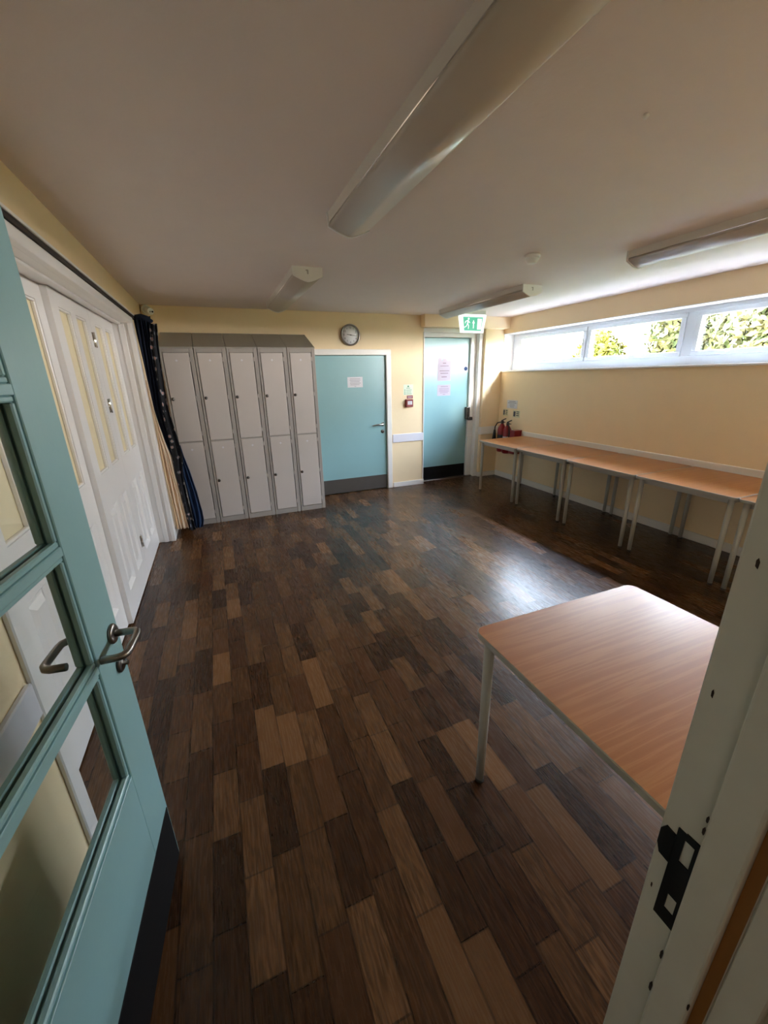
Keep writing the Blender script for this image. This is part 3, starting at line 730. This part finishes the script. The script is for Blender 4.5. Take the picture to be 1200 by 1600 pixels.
def lever(sgn, y):
    t = MB().lathe([(.027, 0), (.028, sgn*-.005), (.024, sgn*-.010), (.011, sgn*-.0105)], (X(.046), y, .962), 'y', 24)
    f = lambda s, o: (X(s), y-sgn*o, .962)
    pth = [f(.046, .004), f(.046, .045), f(.048, .058), f(.056, .066), f(.07, .068), f(.13, .068), f(.146, .067), f(.158, .06), f(.163, .048), f(.164, .014)]
    t.tube(pth, .0098, 16)
    t.build('lever_handle', 'steel', dn, local=True)
    MB().lathe([(.024, 0), (.025, sgn*-.005), (.02, sgn*-.009), (.006, sgn*-.0095), (.006, sgn*-.022)], (X(.047), y, .865), 'y', 20).build('thumb_turn', 'steeld', dn, local=True)
lever(1, 0); lever(-1, T)
for z in (.25, 1.0, 1.75):
    MB().lathe([(.008, -.05), (.008, .05)], (-.006, T+.004, z), 'z', 12).build('hinge', 'steel', dn, local=True)

# ------------------------------------------------------------------ near door frame (right jamb with strike plate)
b = MB()
b.box(.49, .53, .108, .215, 0, 2.07, .003, 2).box(.478, .495, .122, .1655, 0, 2.06, .004, 3).box(.49, .53, .07, .108, 0, 2.07, .002, 1)
b.box(.53, .592, .205, .22, 0, 2.13, .004, 1).box(.50, .575, .055, .07, 0, 2.12, .004, 1)
b.box(-.495, -.455, .07, .215, 0, 2.07, .003, 1).box(-.555, -.495, .205, .22, 0, 2.13, .004, 1)
b.box(-.455, .49, .07, .215, 2.045, 2.07)
jf = struct(b, 'trim_13', 'jamb', 'scuffed white frame of the doorway in the foreground at right', 'door frame')
jf_seal = MB().box(.4885, .49, .109, .1215, 0, 2.045).build('seal_strip', 'seal', jf); jf_seal['label'] = 'brown seal strip'
q = MB(); px0, px1 = .488, .49
def pl(y0, y1, z0, z1): q.box(px0, px1, y0, y1, z0, z1)
# plate bars around two keep holes
pl(.167, .172, .863, 1.038); pl(.184, .194, .863, 1.036); pl(.172, .184, 1.026, 1.038); pl(.172, .184, .918, .985); pl(.172, .184, .863, .888)
q.prism([(.194, .968), (.207, .970), (.212, .985), (.212, 1.012), (.207, 1.022), (.194, 1.02)], 'x', px0-.001, px1)
pp = q.build('strike_plate', 'plate', jf); pp['label'] = 'black metal strike plate'
q = MB()
for y, z, a, c in ((.1665, 1.075, .0012, .006), (.1665, 1.095, .001, .005), (.1665, .82, .0013, .009), (.1665, .74, .0015, .010), (.1235, .79, .001, .007), (.205, .90, .001, .005), (.202, 1.25, .0012, .006), (.198, 1.42, .0015, .006)):
    xx = .478 if y < .167 else .49
    q.prism([(y-a, z-c), (y+a*.7, z-c*.6), (y+a, z+c*.5), (y, z+c), (y-a*1.2, z+c*.3)], 'x', xx-.0006, xx+.002)
q.build('paint_chips', 'chip', jf)

# ------------------------------------------------------------------ outdoors
struct(MB().box(4.46, 60, -60, 60, -.3, -.1), 'ground', 'soil', 'rough grass ground outside the window', 'ground')
M['bouncepave'] = mat('pale bounce paving', '#79746b', .85, var=.1, vscale=4)  # unseen pale ground added to bounce daylight up to the ceiling
struct(MB().box(4.46, 7.4, -12, 14, -.1, -.06), 'trim_14', 'bouncepave', 'unseen pale strip added under the window to bounce daylight upward', 'bounce surface')
def bush(label, cx, cy, rx, ry, zc, rz, n, m, seed, group='hedge bushes outside the window'):
    rng = random.Random(seed)
    t = thing('hedge_bush', label, 'bush', (cx, cy, -.1), group=group)
    q = MB()
    lobes = [(rng.uniform(-.55, .55)*rx, rng.uniform(-.7, .7)*ry, rng.uniform(-.6, .55)*rz, rng.uniform(.35, .6)) for _ in range(14)]
    for i in range(n):
        lx, ly, lz, k = rng.choice(lobes)
        d = Vector((rng.gauss(0, 1), rng.gauss(0, 1), rng.gauss(0, 1))).normalized()
        rr_ = k*(.75+.25*rng.random())
        p = Vector((cx+lx+d.x*rx*rr_, cy+ly+d.y*ry*rr_, zc+lz+d.z*rz*rr_))
        if p.z < .1: continue
        s = rng.uniform(.05, .10)
        nrm = (d+Vector((rng.gauss(0, .6), rng.gauss(0, .6), rng.gauss(0, .6)))).normalized()
        u = nrm.orthogonal().normalized(); w_ = nrm.cross(u); a = rng.uniform(0, 6.28)
        u, w_ = u*cos(a)+w_*sin(a), w_*cos(a)-u*sin(a)
        q.bm.faces.new([q.bm.verts.new(p+u*s), q.bm.verts.new(p+w_*s*.45), q.bm.verts.new(p-u*s), q.bm.verts.new(p-w_*s*.45)])
    q.build('foliage', m, t)
    q = MB()
    for k in range(5):
        a = k*1.26; q.tube([(cx+.15*cos(a), cy+.15*sin(a), -.1), (cx+.3*cos(a), cy+.4*sin(a), zc*.5), (cx+.5*rx*cos(a), cy+.5*ry*sin(a), zc)], [.05, .04, .015], 8)
    q.build('stems', 'bark', t)
bush('low yellow green bush seen through the second window pane', 9.0, 7.95, .8, .68, 1.3, 1.35, 11000, 'leafa', 3)
bush('tall grey green bush filling the right half of the second pane', 9.0, 5.95, .8, .68, 1.75, 1.7, 11000, 'leafb', 4)
bush('dense tall bush filling the third window pane', 8.6, 3.75, .95, .95, 1.9, 1.9, 16000, 'leafb', 5)
bush('tall bush beyond the nearest end of the window', 8.6, 1.2, .95, .95, 1.9, 1.9, 11000, 'leafa', 6)

# ------------------------------------------------------------------ light
wl = bpy.data.worlds.new('World'); S.world = wl; wl.use_nodes = True
nt = wl.node_tree; N = nt.nodes; L = nt.links
bg = N['Background']
tc = N.new('ShaderNodeTexCoord'); sp = N.new('ShaderNodeSeparateXYZ'); L.new(tc.outputs['Generated'], sp.inputs[0])
rp = N.new('ShaderNodeValToRGB'); rp.color_ramp.elements[0].position = 0; rp.color_ramp.elements[0].color = (1.3, 1.27, 1.25, 1)
rp.color_ramp.elements[1].position = .8; rp.color_ramp.elements[1].color = (.42, .55, .8, 1)
e = rp.color_ramp.elements.new(.25); e.color = (.82, .9, 1.0, 1)
L.new(sp.outputs['Z'], rp.inputs[0]); L.new(rp.outputs[0], bg.inputs['Color'])
bg.inputs['Strength'].default_value = WORLD = 14.0
sun = bpy.data.lights.new('sun', 'SUN'); sun.energy = 3; sun.angle = R(6); sun.color = (1, .9, .76)
so = bpy.data.objects.new('sun', sun); COL.objects.link(so)
so.rotation_euler = Vector((-1, 6, -1.166)).to_track_quat('-Z', 'Y').to_euler()
pt = bpy.data.lights.new('window_portal', 'AREA'); pt.shape = 'RECTANGLE'; pt.size = WY1-WY0; pt.size_y = .4
pt.cycles.is_portal = True
po = bpy.data.objects.new('window_portal', pt); COL.objects.link(po); po.location = (4.47, (WY0+WY1)/2, 1.935)
po.rotation_euler = Matrix(((0, 0, 1), (1, 0, 0), (0, 1, 0))).to_euler()

# ------------------------------------------------------------------ camera
lt = bpy.data.lights.new('added_corridor_fill', 'AREA'); lt.shape = 'RECTANGLE'; lt.size = 1.2; lt.size_y = .18; lt.energy = .5; lt.color = (1, .96, .9)  # unseen fill light added behind the doorway to brighten the jamb
lo = bpy.data.objects.new('added_corridor_fill', lt); COL.objects.link(lo); lo.location = (-.75, -.85, 2.28)
f, yaw, pitch, roll = 623.03, .3821, -.3282, -.0220
cam = bpy.data.cameras.new('camera'); cam.sensor_fit = 'VERTICAL'; cam.sensor_height = 32; cam.sensor_width = 24
cam.lens = f/1600*32; cam.clip_start = .02; cam.clip_end = 200
co = bpy.data.objects.new('camera', cam); COL.objects.link(co)
fw = Vector((sin(yaw)*cos(pitch), cos(yaw)*cos(pitch), sin(pitch))); rt = Vector((cos(yaw), -sin(yaw), 0)); up = rt.cross(fw)
r_ = rt*cos(roll)+up*sin(roll); u_ = up*cos(roll)-rt*sin(roll)
m3 = Matrix((r_, u_, -fw)).transposed()
co.matrix_world = Matrix.Translation((0, 0, 1.6091)) @ m3.to_4x4()
S.camera = co
S.view_settings.view_transform = 'Standard'; S.view_settings.look = 'None'; S.view_settings.gamma = 1; S.view_settings.use_curve_mapping = False
S.view_settings.exposure = 2.8
S.cycles.max_bounces = 12; S.cycles.diffuse_bounces = 8; S.cycles.glossy_bounces = 4; S.cycles.transparent_max_bounces = 12
S.cycles.sample_clamp_indirect = 8; S.cycles.caustics_reflective = False; S.cycles.caustics_refractive = False
